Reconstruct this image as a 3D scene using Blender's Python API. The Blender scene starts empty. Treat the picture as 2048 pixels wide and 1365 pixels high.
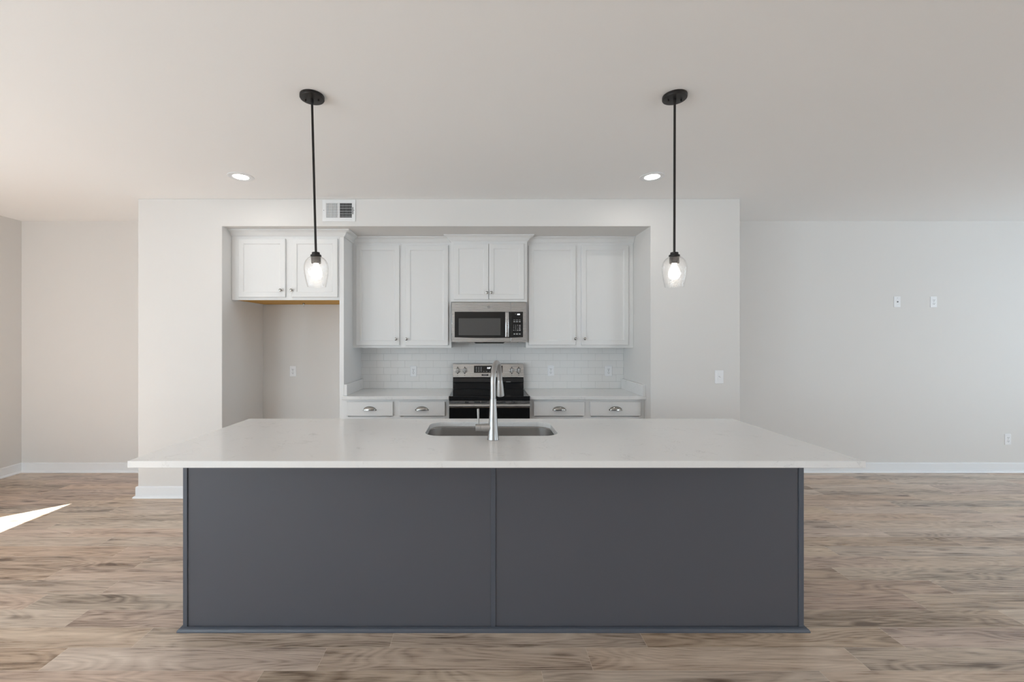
import bpy, bmesh, math, random
from mathutils import Vector, Matrix

random.seed(7)
PI = math.pi
sc = bpy.context.scene
COL = sc.collection

# ------------------------------------------------------------------ camera
F = 860.0                     # focal length in pixels of a 2048 wide frame
CAMZ = 1.462
cam_data = bpy.data.cameras.new('camera')
cam = bpy.data.objects.new('camera', cam_data)
COL.objects.link(cam)
cam.location = (0, 0, CAMZ)
cam.rotation_euler = (PI / 2, 0, 0)
cam_data.sensor_width = 36.0
cam_data.sensor_fit = 'HORIZONTAL'
cam_data.lens = 36.0 * F / 2048.0
cam_data.shift_x = (1024 - 960) / 2048.0
cam_data.shift_y = (677 - 682.5) / 2048.0
cam_data.clip_start = 0.05
sc.camera = cam

# ------------------------------------------------------------------ exposure
vs = sc.view_settings
sc.display_settings.display_device = 'sRGB'
vs.view_transform = 'Standard'
vs.look = 'None'
vs.exposure = 0.38
vs.gamma = 1.0
vs.use_curve_mapping = False
sc.cycles.use_denoising = True
sc.cycles.max_bounces = 14
sc.cycles.diffuse_bounces = 8
sc.cycles.glossy_bounces = 5
sc.cycles.transparent_max_bounces = 12
sc.cycles.sample_clamp_indirect = 6.0
sc.cycles.caustics_reflective = False
sc.cycles.caustics_refractive = False

# ------------------------------------------------------------------ sky, sun, daylight and added fill at the windows
world = bpy.data.worlds.new('sky')
sc.world = world
world.use_nodes = True
wn = world.node_tree
wn.nodes['Background'].inputs['Color'].default_value = (0.80, 0.90, 1.0, 1)
wn.nodes['Background'].inputs['Strength'].default_value = 0.8

SUN_DIR = Vector((0.722, 0.692, -0.976)).normalized()
sun_d = bpy.data.lights.new('sun', 'SUN')
sun_d.energy = 25.0
sun_d.angle = math.radians(0.4)
sun_d.color = (1.0, 0.985, 0.98)
sun = bpy.data.objects.new('sun', sun_d)
COL.objects.link(sun)
sun.location = (-12, -8, 10)
sun.rotation_euler = SUN_DIR.to_track_quat('-Z', 'Y').to_euler()


def window_light(name, loc, target_dir, w, h, power, color):
    d = bpy.data.lights.new(name, 'AREA')
    d.shape = 'RECTANGLE'
    d.size, d.size_y = w, h
    d.energy = power
    d.color = color
    o = bpy.data.objects.new(name, d)
    COL.objects.link(o)
    o.location = loc
    o.rotation_euler = Vector(target_dir).to_track_quat('-Z', 'Z').to_euler()
    return o


# room extents (camera at x=0, y=0)
XL, XR = -5.005, 7.6
YB, YR = 4.694, -3.3
HC = 2.743
DAY = (0.74, 0.90, 1.0)
DAYR = (0.74, 0.89, 1.0)
window_light('daylight_patio_door', (XL - 0.52, 1.505, 1.04), (1, 0, -0.25), 1.80, 2.0, 36, DAY)
window_light('daylight_left', (XL - 0.52, -1.9, 1.45), (1, 0, 0.3), 1.9, 1.6, 160, DAY)  # lamp outside an unseen window, tilted up to brighten the ceiling
window_light('daylight_rear_left', (-4.2, YR - 0.52, 1.45), (0, 1, 0.3), 1.4, 1.6, 80, DAY)  # unseen window behind the camera, lamp aimed upward to lift the ceiling
window_light('fill_rear_right', (5.7, YR - 0.52, 1.45), (0, 1, 0.3), 2.2, 1.6, 84, DAYR)  # added fill lamp, evens out the room light, also tilted up
window_light('daylight_right', (XR + 0.52, 2.3, 1.35), (-1, 0, 0.3), 2.4, 1.6, 70, DAYR)  # lamp at an unseen window, aimed upward for a brighter ceiling

# ------------------------------------------------------------------ materials


def nodes_of(name):
    m = bpy.data.materials.new(name)
    m.use_nodes = True
    nt = m.node_tree
    b = nt.nodes['Principled BSDF']
    return m, nt, b


def N(nt, t, **kw):
    n = nt.nodes.new(t)
    for k, v in kw.items():
        if hasattr(n, k):
            setattr(n, k, v)
        else:
            n.inputs[k].default_value = v
    return n


def simple(name, col, rough=0.5, metal=0.0, spec=0.5, bump=0.0, bscale=200.0, bdist=0.001, coat=0.0):
    m, nt, b = nodes_of(name)
    b.inputs['Base Color'].default_value = (*col, 1)
    b.inputs['Roughness'].default_value = rough
    b.inputs['Metallic'].default_value = metal
    b.inputs['Specular IOR Level'].default_value = spec
    b.inputs['Coat Weight'].default_value = coat
    tc = N(nt, 'ShaderNodeTexCoord')
    no = N(nt, 'ShaderNodeTexNoise', Scale=bscale, Detail=3.0)
    nt.links.new(tc.outputs['Object'], no.inputs['Vector'])
    # a faint variation of tone keeps the paint from looking synthetic
    mx = N(nt, 'ShaderNodeMix', data_type='RGBA')
    mx.inputs[6].default_value = (*[c * 0.985 for c in col], 1)
    mx.inputs[7].default_value = (*[min(1, c * 1.015) for c in col], 1)
    nt.links.new(no.outputs['Fac'], mx.inputs[0])
    nt.links.new(mx.outputs[2], b.inputs['Base Color'])
    if bump > 0:
        bp = N(nt, 'ShaderNodeBump', Strength=bump, Distance=bdist)
        nt.links.new(no.outputs['Fac'], bp.inputs['Height'])
        nt.links.new(bp.outputs['Normal'], b.inputs['Normal'])
    return m


def brushed(name, col, rough=0.3, axis=0, stretch=(1, 60, 60), scale=8, amt=0.12):
    m, nt, b = nodes_of(name)
    b.inputs['Metallic'].default_value = 1.0
    b.inputs['Base Color'].default_value = (*col, 1)
    tc = N(nt, 'ShaderNodeTexCoord')
    mp = N(nt, 'ShaderNodeMapping')
    mp.inputs['Scale'].default_value = stretch
    no = N(nt, 'ShaderNodeTexNoise', Scale=float(scale), Detail=4.0)
    nt.links.new(tc.outputs['Object'], mp.inputs['Vector'])
    nt.links.new(mp.outputs['Vector'], no.inputs['Vector'])
    mr = N(nt, 'ShaderNodeMapRange')
    mr.inputs[3].default_value = rough - amt * 0.5
    mr.inputs[4].default_value = rough + amt * 0.5
    nt.links.new(no.outputs['Fac'], mr.inputs[0])
    nt.links.new(mr.outputs[0], b.inputs['Roughness'])
    return m


def emission(name, col, strength):
    m, nt, b = nodes_of(name)
    b.inputs['Base Color'].default_value = (*col, 1)
    b.inputs['Emission Color'].default_value = (*col, 1)
    b.inputs['Emission Strength'].default_value = strength
    return m


def floor_material():
    m, nt, b = nodes_of('oak_plank_floor')
    L = nt.links.new
    W, LEN = 0.1415, 1.22
    tc = N(nt, 'ShaderNodeTexCoord')
    sep = N(nt, 'ShaderNodeSeparateXYZ')
    L(tc.outputs['Object'], sep.inputs[0])

    def math_(op, a, bb=None, c=None):
        n = N(nt, 'ShaderNodeMath', operation=op)
        for i, v in enumerate((a, bb, c)):
            if v is None:
                continue
            if isinstance(v, (int, float)):
                n.inputs[i].default_value = v
            else:
                L(v, n.inputs[i])
        return n.outputs[0]
    yy = math_('DIVIDE', math_('ADD', sep.outputs['Y'], -0.050), W)
    row = math_('FLOOR', yy)
    fy = math_('SUBTRACT', yy, row)
    wn1 = N(nt, 'ShaderNodeTexWhiteNoise', noise_dimensions='1D')
    L(row, wn1.inputs['W'])
    xx = math_('ADD', math_('DIVIDE', sep.outputs['X'], LEN), math_('MULTIPLY', wn1.outputs['Value'], 7.0))
    colm = math_('FLOOR', xx)
    fx = math_('SUBTRACT', xx, colm)
    cid = N(nt, 'ShaderNodeCombineXYZ')
    L(row, cid.inputs[0])
    L(colm, cid.inputs[1])
    wn2 = N(nt, 'ShaderNodeTexWhiteNoise', noise_dimensions='3D')
    L(cid.outputs[0], wn2.inputs['Vector'])
    rnd = wn2.outputs['Value']
    # grain coordinates: own offset for every plank
    off = N(nt, 'ShaderNodeVectorMath', operation='SCALE')
    L(wn2.outputs['Color'], off.inputs[0])
    off.inputs['Scale'].default_value = 40.0
    vec = N(nt, 'ShaderNodeVectorMath', operation='ADD')
    L(tc.outputs['Object'], vec.inputs[0])
    L(off.outputs[0], vec.inputs[1])

    def noise(scale_xyz, scale, detail=4.0, rough=0.55, dist=0.0):
        mp = N(nt, 'ShaderNodeMapping')
        mp.inputs['Scale'].default_value = scale_xyz
        L(vec.outputs[0], mp.inputs['Vector'])
        n = N(nt, 'ShaderNodeTexNoise', Scale=scale, Detail=detail, Roughness=rough, Distortion=dist)
        L(mp.outputs[0], n.inputs['Vector'])
        return n.outputs['Fac']
    broad = noise((0.55, 4.5, 1), 2.2, 3.0, 0.5, 0.6)      # soft dark and light streaks
    fine = noise((1.6, 42.0, 1), 3.0, 5.0, 0.65, 0.2)      # fibre
    hair = noise((3.0, 150.0, 1), 3.0, 3.0, 0.6, 0.0)       # hair-fine pores
    # cathedral figure: rings of a stretched, distorted field
    fig = noise((0.9, 5.5, 1), 1.3, 1.5, 0.4, 0.3)
    rings = math_('FRACT', math_('MULTIPLY', fig, 17.0))
    rings = math_('ABSOLUTE', math_('SUBTRACT', rings, 0.5))  # 0..0.5
    # knots and dark dashes
    mpk = N(nt, 'ShaderNodeMapping')
    mpk.inputs['Scale'].default_value = (2.6, 9.0, 1)
    L(vec.outputs[0], mpk.inputs['Vector'])
    vor = N(nt, 'ShaderNodeTexVoronoi', Scale=1.0, Randomness=1.0)
    L(mpk.outputs[0], vor.inputs['Vector'])
    sepc = N(nt, 'ShaderNodeSeparateColor')
    L(vor.outputs['Color'], sepc.inputs[0])
    kn = N(nt, 'ShaderNodeMapRange')
    kn.inputs[1].default_value, kn.inputs[2].default_value = 0.02, 0.24
    kn.inputs[3].default_value, kn.inputs[4].default_value = 1.0, 0.0
    L(vor.outputs['Distance'], kn.inputs[0])
    gate = math_('GREATER_THAN', sepc.outputs[0], 0.50)
    knot = math_('MULTIPLY', math_('MULTIPLY', kn.outputs[0], gate), math_('ADD', math_('MULTIPLY', fine, 1.6), -0.25))
    ramp = N(nt, 'ShaderNodeValToRGB')
    e = ramp.color_ramp.elements
    e[0].position, e[0].color = 0.22, (0.135, 0.080, 0.047, 1)
    e[1].position, e[1].color = 0.80, (0.730, 0.588, 0.455, 1)
    e2 = ramp.color_ramp.elements.new(0.50)
    e2.color = (0.520, 0.389, 0.283, 1)
    # value driving the ramp
    v = math_('ADD', math_('MULTIPLY', broad, 0.70), math_('MULTIPLY', fine, 0.46))
    v = math_('ADD', v, math_('MULTIPLY', math_('SUBTRACT', hair, 0.5), 0.45))
    v = math_('ADD', v, -0.08)
    v = math_('ADD', v, math_('MULTIPLY', math_('SUBTRACT', rings, 0.25), 0.30))
    v = math_('ADD', v, math_('MULTIPLY', math_('SUBTRACT', rnd, 0.5), 0.17))
    v = math_('SUBTRACT', v, math_('MULTIPLY', knot, 0.62))
    L(v, ramp.inputs[0])
    # seams, coloured lighter for the light caught on their bevels
    ey = math_('MULTIPLY', math_('MINIMUM', fy, math_('SUBTRACT', 1.0, fy)), W)
    ex = math_('MULTIPLY', math_('MINIMUM', fx, math_('SUBTRACT', 1.0, fx)), LEN)
    edge = math_('MINIMUM', ex, ey)
    seam = N(nt, 'ShaderNodeMapRange')
    seam.inputs[1].default_value, seam.inputs[2].default_value = 0.0005, 0.0021
    seam.inputs[3].default_value, seam.inputs[4].default_value = 0.0, 1.0
    L(edge, seam.inputs[0])
    hue = N(nt, 'ShaderNodeHueSaturation')
    sepr = N(nt, 'ShaderNodeSeparateColor')
    L(wn2.outputs['Color'], sepr.inputs[0])
    L(math_('ADD', math_('MULTIPLY', sepr.outputs[1], 0.3), 0.78), hue.inputs['Saturation'])
    L(math_('ADD', math_('MULTIPLY', sepr.outputs[2], 0.016), 0.489), hue.inputs['Hue'])
    L(ramp.outputs[0], hue.inputs['Color'])
    mx = N(nt, 'ShaderNodeMix', data_type='RGBA')
    mx.inputs[6].default_value = (0.74, 0.63, 0.52, 1)
    L(hue.outputs[0], mx.inputs[7])
    L(math_('ADD', math_('MULTIPLY', seam.outputs[0], 0.55), 0.45), mx.inputs[0])
    L(mx.outputs[2], b.inputs['Base Color'])
    L(math_('ADD', math_('MULTIPLY', fine, 0.14), 0.22), b.inputs['Roughness'])
    b.inputs['Specular IOR Level'].default_value = 0.5
    bp = N(nt, 'ShaderNodeBump', Strength=0.35, Distance=0.0012)
    L(math_('ADD', seam.outputs[0], math_('MULTIPLY', fine, 0.35)), bp.inputs['Height'])
    L(bp.outputs[0], b.inputs['Normal'])
    return m


def quartz_material():
    m, nt, b = nodes_of('white_quartz')
    L = nt.links.new
    tc = N(nt, 'ShaderNodeTexCoord')
    n1 = N(nt, 'ShaderNodeTexNoise', Scale=7.0, Detail=6.0, Roughness=0.62, Distortion=1.2)
    L(tc.outputs['Object'], n1.inputs['Vector'])
    r1 = N(nt, 'ShaderNodeValToRGB')          # thin broken grey veins
    e = r1.color_ramp.elements
    e[0].position, e[0].color = 0.485, (0, 0, 0, 1)
    e[1].position, e[1].color = 0.515, (0, 0, 0, 1)
    p = r1.color_ramp.elements.new(0.50)
    p.color = (1, 1, 1, 1)
    L(n1.outputs['Fac'], r1.inputs[0])
    n2 = N(nt, 'ShaderNodeTexNoise', Scale=9.0, Detail=2.0)
    L(tc.outputs['Object'], n2.inputs['Vector'])
    r2 = N(nt, 'ShaderNodeMapRange')
    r2.inputs[1].default_value, r2.inputs[2].default_value = 0.52, 0.68
    L(n2.outputs['Fac'], r2.inputs[0])
    mul = N(nt, 'ShaderNodeMath', operation='MULTIPLY')
    L(r1.outputs[0], mul.inputs[0])
    L(r2.outputs[0], mul.inputs[1])
    vor = N(nt, 'ShaderNodeTexVoronoi', Scale=90.0)
    L(tc.outputs['Object'], vor.inputs['Vector'])
    r3 = N(nt, 'ShaderNodeMapRange')          # tiny grey grains
    r3.inputs[1].default_value, r3.inputs[2].default_value = 0.05, 0.16
    r3.inputs[3].default_value, r3.inputs[4].default_value = 0.35, 0.0
    L(vor.outputs['Distance'], r3.inputs[0])
    mxm = N(nt, 'ShaderNodeMath', operation='MAXIMUM')
    L(mul.outputs[0], mxm.inputs[0])
    L(r3.outputs[0], mxm.inputs[1])
    mx = N(nt, 'ShaderNodeMix', data_type='RGBA')
    mx.inputs[6].default_value = (0.765, 0.765, 0.762, 1)
    mx.inputs[7].default_value = (0.60, 0.60, 0.60, 1)
    L(mxm.outputs[0], mx.inputs[0])
    L(mx.outputs[2], b.inputs['Base Color'])
    b.inputs['Roughness'].default_value = 0.14
    b.inputs['Specular IOR Level'].default_value = 0.45
    return m


def thin_glass(name, tint=(1, 1, 1), seeded=False):
    m, nt, b = nodes_of(name)
    nt.nodes.remove(b)
    L = nt.links.new
    out = nt.nodes['Material Output']
    tr = N(nt, 'ShaderNodeBsdfTransparent')
    tr.inputs['Color'].default_value = (*tint, 1)
    gl = N(nt, 'ShaderNodeBsdfGlossy')
    gl.inputs['Roughness'].default_value = 0.03
    lw = N(nt, 'ShaderNodeLayerWeight', Blend=0.5)
    pw = N(nt, 'ShaderNodeMath', operation='POWER')
    L(lw.outputs['Facing'], pw.inputs[0])
    pw.inputs[1].default_value = 4.0
    fr = N(nt, 'ShaderNodeMapRange')
    fr.inputs[3].default_value, fr.inputs[4].default_value = 0.04, 0.85
    L(pw.outputs[0], fr.inputs[0])
    mix = N(nt, 'ShaderNodeMixShader')
    L(fr.outputs[0], mix.inputs[0])
    L(tr.outputs[0], mix.inputs[1])
    L(gl.outputs[0], mix.inputs[2])
    last = mix
    if seeded:
        tc = N(nt, 'ShaderNodeTexCoord')
        vor = N(nt, 'ShaderNodeTexVoronoi', Scale=170.0)
        L(tc.outputs['Object'], vor.inputs['Vector'])
        mr = N(nt, 'ShaderNodeMapRange')
        mr.inputs[1].default_value, mr.inputs[2].default_value = 0.12, 0.42
        mr.inputs[3].default_value, mr.inputs[4].default_value = 0.22, 0.008
        L(vor.outputs['Distance'], mr.inputs[0])
        tl = N(nt, 'ShaderNodeBsdfTranslucent')
        tl.inputs['Color'].default_value = (0.95, 0.93, 0.92, 1)
        mix2 = N(nt, 'ShaderNodeMixShader')
        L(mr.outputs[0], mix2.inputs[0])
        L(mix.outputs[0], mix2.inputs[1])
        L(tl.outputs[0], mix2.inputs[2])
        bp = N(nt, 'ShaderNodeBump', Strength=0.5, Distance=0.002)
        L(vor.outputs['Distance'], bp.inputs['Height'])
        L(bp.outputs[0], gl.inputs['Normal'])
        last = mix2
    L(last.outputs[0], out.inputs['Surface'])
    return m


M = {}
M['wall'] = simple('warm_white_wall_paint', (0.735, 0.724, 0.710), 0.75, spec=0.25, bump=0.12, bscale=350, bdist=0.0008)
M['ceiling'] = simple('ceiling_paint', (0.928, 0.932, 0.935), 0.9, spec=0.15, bump=0.1, bscale=300, bdist=0.0008)
M['trim'] = simple('white_trim_enamel', (0.84, 0.86, 0.885), 0.38, spec=0.4)
M['cabinet'] = simple('white_cabinet_paint', (0.780, 0.782, 0.780), 0.42, spec=0.35)
M['raw_wood'] = simple('unfinished_plywood', (0.62, 0.36, 0.10), 0.7, spec=0.2, bscale=30)
M['floor'] = floor_material()
M['quartz'] = quartz_material()
M['island'] = simple('charcoal_island_paint', (0.089, 0.092, 0.108), 0.45, spec=0.4, bump=0.05, bscale=500, bdist=0.0005)
M['island_trim'] = simple('charcoal_trim_paint', (0.080, 0.090, 0.112), 0.38, spec=0.5)
M['tile'] = simple('white_glazed_tile', (0.79, 0.785, 0.776), 0.12, spec=0.5)
M['grout'] = simple('light_grey_grout', (0.56, 0.56, 0.555), 0.9, spec=0.1)
M['steel'] = brushed('brushed_stainless_steel', (0.50, 0.498, 0.492), 0.27, stretch=(1, 60, 60))
M['steel_dark'] = brushed('sink_stainless_steel', (0.66, 0.65, 0.64), 0.25, stretch=(1, 1, 50), amt=0.03)
M['nickel'] = brushed('brushed_nickel', (0.42, 0.415, 0.41), 0.34, stretch=(20, 20, 1), scale=12)
M['chrome'] = simple('polished_nickel', (0.40, 0.395, 0.375), 0.18, metal=1.0)
M['black_glass'] = simple('black_glass', (0.010, 0.010, 0.010), 0.06, spec=0.5)
M['window_mesh'] = simple('microwave_window_mesh', (0.075, 0.075, 0.075), 0.12, spec=0.6)
M['black_enamel'] = simple('black_enamel', (0.012, 0.012, 0.013), 0.18, spec=0.5)
M['cooktop'] = simple('black_ceramic_cooktop', (0.012, 0.012, 0.013), 0.09, spec=0.6)
M['cooktop_ring'] = simple('burner_ring_print', (0.05, 0.05, 0.05), 0.15)
M['bronze'] = simple('black_bronze_metal', (0.014, 0.011, 0.010), 0.42, metal=0.3, spec=0.5)
M['plate'] = simple('white_plastic', (0.82, 0.83, 0.85), 0.32, spec=0.5)
M['slot'] = simple('dark_slot', (0.03, 0.03, 0.03), 0.6)
M['vent'] = simple('white_vent_enamel', (0.80, 0.81, 0.82), 0.4)
M['duct'] = simple('dark_duct', (0.03, 0.03, 0.032), 0.8)
M['digit'] = emission('lit_clock_digits', (0.95, 0.97, 1.0), 1.0)
M['print'] = simple('grey_key_print', (0.42, 0.42, 0.42), 0.5)
M['logo'] = simple('grey_logo_print', (0.20, 0.20, 0.20), 0.4)
M['bulb'] = emission('lit_bulb', (1.0, 0.91, 0.80), 5.0)
M['lens'] = emission('lit_downlight_lens', (1.0, 0.955, 0.89), 55.0)
M['shade'] = thin_glass('seeded_glass', seeded=True)
M['pane'] = thin_glass('window_glass')
M['rubber'] = simple('grey_rubber', (0.12, 0.12, 0.12), 0.6)

# ------------------------------------------------------------------ mesh helpers


def box(bm, x0, x1, y0, y1, z0, z1):
    vs_ = [bm.verts.new(p) for p in ((x0, y0, z0), (x1, y0, z0), (x1, y1, z0), (x0, y1, z0),
                                     (x0, y0, z1), (x1, y0, z1), (x1, y1, z1), (x0, y1, z1))]
    for f in ((3, 2, 1, 0), (4, 5, 6, 7), (0, 1, 5, 4), (1, 2, 6, 5), (2, 3, 7, 6), (3, 0, 4, 7)):
        bm.faces.new([vs_[i] for i in f])


def loft(bm, rings, close=True, cap0=True, cap1=True):
    rv = [[bm.verts.new(p) for p in r] for r in rings]
    n = len(rings[0])
    for a, b_ in zip(rv[:-1], rv[1:]):
        for i in range(n if close else n - 1):
            j = (i + 1) % n
            bm.faces.new((a[i], a[j], b_[j], b_[i]))
    if cap0:
        bm.faces.new(list(reversed(rv[0])))
    if cap1:
        bm.faces.new(rv[-1])
    return rv


def lathe(bm, prof, origin=(0, 0, 0), axis='Z', seg=32, cap0=True, cap1=True):
    rings = []
    for r, h in prof:
        ring = []
        for k in range(seg):
            a = 2 * PI * k / seg
            c, s = r * math.cos(a), r * math.sin(a)
            if axis == 'Z':
                p = (c, s, h)
            elif axis == 'Y':
                p = (s, h, c)
            else:
                p = (h, c, s)
            ring.append((origin[0] + p[0], origin[1] + p[1], origin[2] + p[2]))
        rings.append(ring)
    loft(bm, rings, True, cap0, cap1)


def tube(bm, pts, radii, seg=20, cap=True):
    pts = [Vector(p) for p in pts]
    if not isinstance(radii, (list, tuple)):
        radii = [radii] * len(pts)
    t0 = (pts[1] - pts[0]).normalized()
    ref = Vector((1, 0, 0)) if abs(t0.x) < 0.9 else Vector((0, 1, 0))
    u = t0.cross(ref).normalized()
    rings = []
    for i, p in enumerate(pts):
        t = (pts[min(i + 1, len(pts) - 1)] - pts[max(i - 1, 0)]).normalized()
        u = (u - t * u.dot(t)).normalized()
        v = t.cross(u)
        rings.append([tuple(p + (u * math.cos(2 * PI * k / seg) + v * math.sin(2 * PI * k / seg)) * radii[i])
                      for k in range(seg)])
    loft(bm, rings, True, cap, cap)


def sweep(bm, path, prof):
    """path: plan points; prof: (out, z) points of a closed section; out is to the right of the walking direction"""
    P = [Vector((p[0], p[1])) for p in path]
    rings = []
    for i, p in enumerate(P):
        ds = []
        if i > 0:
            ds.append((P[i] - P[i - 1]).normalized())
        if i < len(P) - 1:
            ds.append((P[i + 1] - P[i]).normalized())
        ns = [Vector((d.y, -d.x)) for d in ds]
        if len(ns) == 2:
            n = (ns[0] + ns[1])
            n = n / (n.length_squared) * 2
            # miter: n.dot(ns[0]) == 1
            n = n / max(1e-6, n.dot(ns[0]))
        else:
            n = ns[0]
        rings.append([(p.x + n.x * o, p.y + n.y * o, z) for o, z in prof])
    loft(bm, rings, True, True, True)


def rrect(cx, cy, hw, hh, r, z=None, n=8):
    pts = []
    for qx, qy, a0 in ((1, 1, 0), (-1, 1, 90), (-1, -1, 180), (1, -1, 270)):
        for k in range(n + 1):
            a = math.radians(a0 + 90 * k / n)
            pts.append((cx + qx * (hw - r) + r * math.cos(a), cy + qy * (hh - r) + r * math.sin(a)))
    if z is None:
        return pts
    return [(x, y, z) for x, y in pts]


def link(name, bm, mat, parent=None, bevel=0.0, smooth=True, seg=2, origin=None, angle=30):
    """bm is in world coordinates; parts are stored relative to their parent's origin"""
    bmesh.ops.recalc_face_normals(bm, faces=bm.faces[:])
    me = bpy.data.meshes.new(name)
    org = Vector(origin) if origin is not None else Vector((0, 0, 0))
    base = Vector((0, 0, 0))
    q = parent
    while q is not None:
        base += q.location
        q = q.parent
    if origin is None:
        org = base.copy()
    bmesh.ops.translate(bm, verts=bm.verts[:], vec=-org)
    bm.to_mesh(me)
    bm.free()
    me.materials.append(mat)
    o = bpy.data.objects.new(name, me)
    COL.objects.link(o)
    if parent is not None:
        o.parent = parent
    o.location = org - base
    if bevel > 0:
        bv = o.modifiers.new('bevel', 'BEVEL')
        bv.width = bevel
        bv.segments = seg
        bv.limit_method = 'ANGLE'
        bv.angle_limit = math.radians(angle)
        bv.harden_normals = False
    if smooth:
        me.shade_smooth()
        me.set_sharp_from_angle(angle=math.radians(32))
        wn_ = o.modifiers.new('normals', 'WEIGHTED_NORMAL')
        wn_.keep_sharp = True
        wn_.weight = 80
    return o


def B():
    return bmesh.new()


def boxes(*bs):
    bm = bmesh.new()
    for b_ in bs:
        box(bm, *b_)
    return bm


def tag(o, label, cat, group=None):
    o['label'] = label
    o['category'] = cat
    if group:
        o['group'] = group
    return o


def thing(name, label, cat, loc, group=None):
    o = bpy.data.objects.new(name, None)
    o.empty_display_size = 0.1
    COL.objects.link(o)
    o.location = loc
    return tag(o, label, cat, group)


def struct(name, bm, mat, bevel=0.0, seg=2):
    o = link(name, bm, mat, None, bevel, seg=seg)
    o['kind'] = 'structure'
    return o


def copy_tree(o, parent=None):
    c = o.copy()
    COL.objects.link(c)
    if parent is not None:
        c.parent = parent
    for ch in list(o.children):
        copy_tree(ch, c)
    return c


def text_bm(body, size, at, bold=0.0, depth=0.0004, spacing=1.0, narrow=1.0):
    """letters standing in the XZ plane facing the camera side (-Y), centred at 'at'"""
    cu = bpy.data.curves.new('letters', 'FONT')
    cu.body = body
    cu.size = size
    cu.align_x, cu.align_y = 'CENTER', 'CENTER'
    cu.extrude = depth
    cu.offset = bold
    cu.space_character = spacing
    tmp = bpy.data.objects.new('letters', cu)
    COL.objects.link(tmp)
    bpy.context.view_layer.update()
    me = bpy.data.meshes.new_from_object(tmp.evaluated_get(bpy.context.evaluated_depsgraph_get()))
    bm = bmesh.new()
    bm.from_mesh(me)
    bpy.data.objects.remove(tmp)
    bpy.data.curves.remove(cu)
    bpy.data.meshes.remove(me)
    bmesh.ops.scale(bm, verts=bm.verts[:], vec=(narrow, 1, 1))
    bmesh.ops.rotate(bm, verts=bm.verts[:], cent=(0, 0, 0), matrix=Matrix.Rotation(PI / 2, 3, 'X'))
    bmesh.ops.translate(bm, verts=bm.verts[:], vec=at)
    return bm


# ------------------------------------------------------------------ room shell
T = 0.16
YF = 3.945                         # face of the kitchen wall
BX0, BX1 = -3.138, 2.385           # its two outer ends
AX0, AX1, AZ = -2.366, 1.565, 2.490  # alcove opening
struct('floor', boxes((XL - T, XR + T, YR - T, YB + T, -0.10, 0.0)), M['floor'])
struct('ceiling', boxes((XL - T, XR + T, YR - T, YB + T, HC, HC + 0.12)), M['ceiling'])
struct('wall_back', boxes((XL - T, XR + T, YB, YB + T, 0, HC)), M['wall'])

# left wall with patio door opening, right and rear walls with windows
DY0, DY1, DZ = 0.58, 2.475, 2.115
LY0, LY1 = -2.85, -0.95
struct('wall_left', boxes((XL - T, XL, YR - T, LY0, 0, HC), (XL - T, XL, LY1, DY0, 0, HC), (XL - T, XL, DY1, YB, 0, HC),
                          (XL - T, XL, DY0, DY1, DZ, HC), (XL - T, XL, LY0, LY1, 0, 0.65), (XL - T, XL, LY0, LY1, 2.25, HC)), M['wall'])
WY0, WY1, WZ0, WZ1 = 1.1, 3.5, 0.55, 2.15
struct('wall_right', boxes((XR, XR + T, YR - T, WY0, 0, HC), (XR, XR + T, WY1, YB, 0, HC),
                           (XR, XR + T, WY0, WY1, 0, WZ0), (XR, XR + T, WY0, WY1, WZ1, HC)), M['wall'])
RZ0, RZ1 = 0.65, 2.25
RW = (-4.85, -3.55)
RV = (4.6, 6.8)  # rear right opening, added to let in fill light
struct('wall_rear', boxes((XL, RW[0], YR - T, YR, 0, HC), (RW[1], RV[0], YR - T, YR, 0, HC), (RV[1], XR, YR - T, YR, 0, HC),
                          (RW[0], RW[1], YR - T, YR, 0, RZ0), (RW[0], RW[1], YR - T, YR, RZ1, HC),
                          (RV[0], RV[1], YR - T, YR, 0, RZ0), (RV[0], RV[1], YR - T, YR, RZ1, HC)), M['wall'])

# projecting kitchen wall: two piers and a header around the alcove
bm = B()
pl = [(BX0, 0), (AX0, 0), (AX0, AZ), (AX1, AZ), (AX1, 0), (BX1, 0), (BX1, HC), (BX0, HC)]
loft(bm, [[(x, YF, z) for x, z in pl], [(x, YB, z) for x, z in pl]])
struct('wall_kitchen', bm, M['wall'], bevel=0.005, seg=3)


def window_frame(name, axis, pos, a0, a1, z0, z1, fw, mullions, door=False):
    """frame and panes standing in a wall opening; axis 'X' = plane x=pos, 'Y' = plane y=pos"""
    bm = B()
    d = 0.035

    def bar(p0, p1, q0, q1):
        if axis == 'X':
            box(bm, pos - d, pos + d, p0, p1, q0, q1)
        else:
            box(bm, p0, p1, pos - d, pos + d, q0, q1)
    bar(a0, a0 + fw, z0, z1)
    bar(a1 - fw, a1, z0, z1)
    bar(a0 + fw, a1 - fw, z1 - fw, z1)
    bar(a0 + fw, a1 - fw, z0, z0 + fw)
    for mfrac in mullions:
        c = a0 + (a1 - a0) * mfrac
        bar(c - fw * 0.6, c + fw * 0.6, z0 + fw, z1 - fw)
    o = struct(name, bm, M['trim'], bevel=0.003)
    pb = B()
    if axis == 'X':
        box(pb, pos - 0.003, pos + 0.003, a0 + fw, a1 - fw, z0 + fw, z1 - fw)
    else:
        box(pb, a0 + fw, a1 - fw, pos - 0.003, pos + 0.003, z0 + fw, z1 - fw)
    link('pane', pb, M['pane'], o, smooth=False)
    return o


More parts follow.
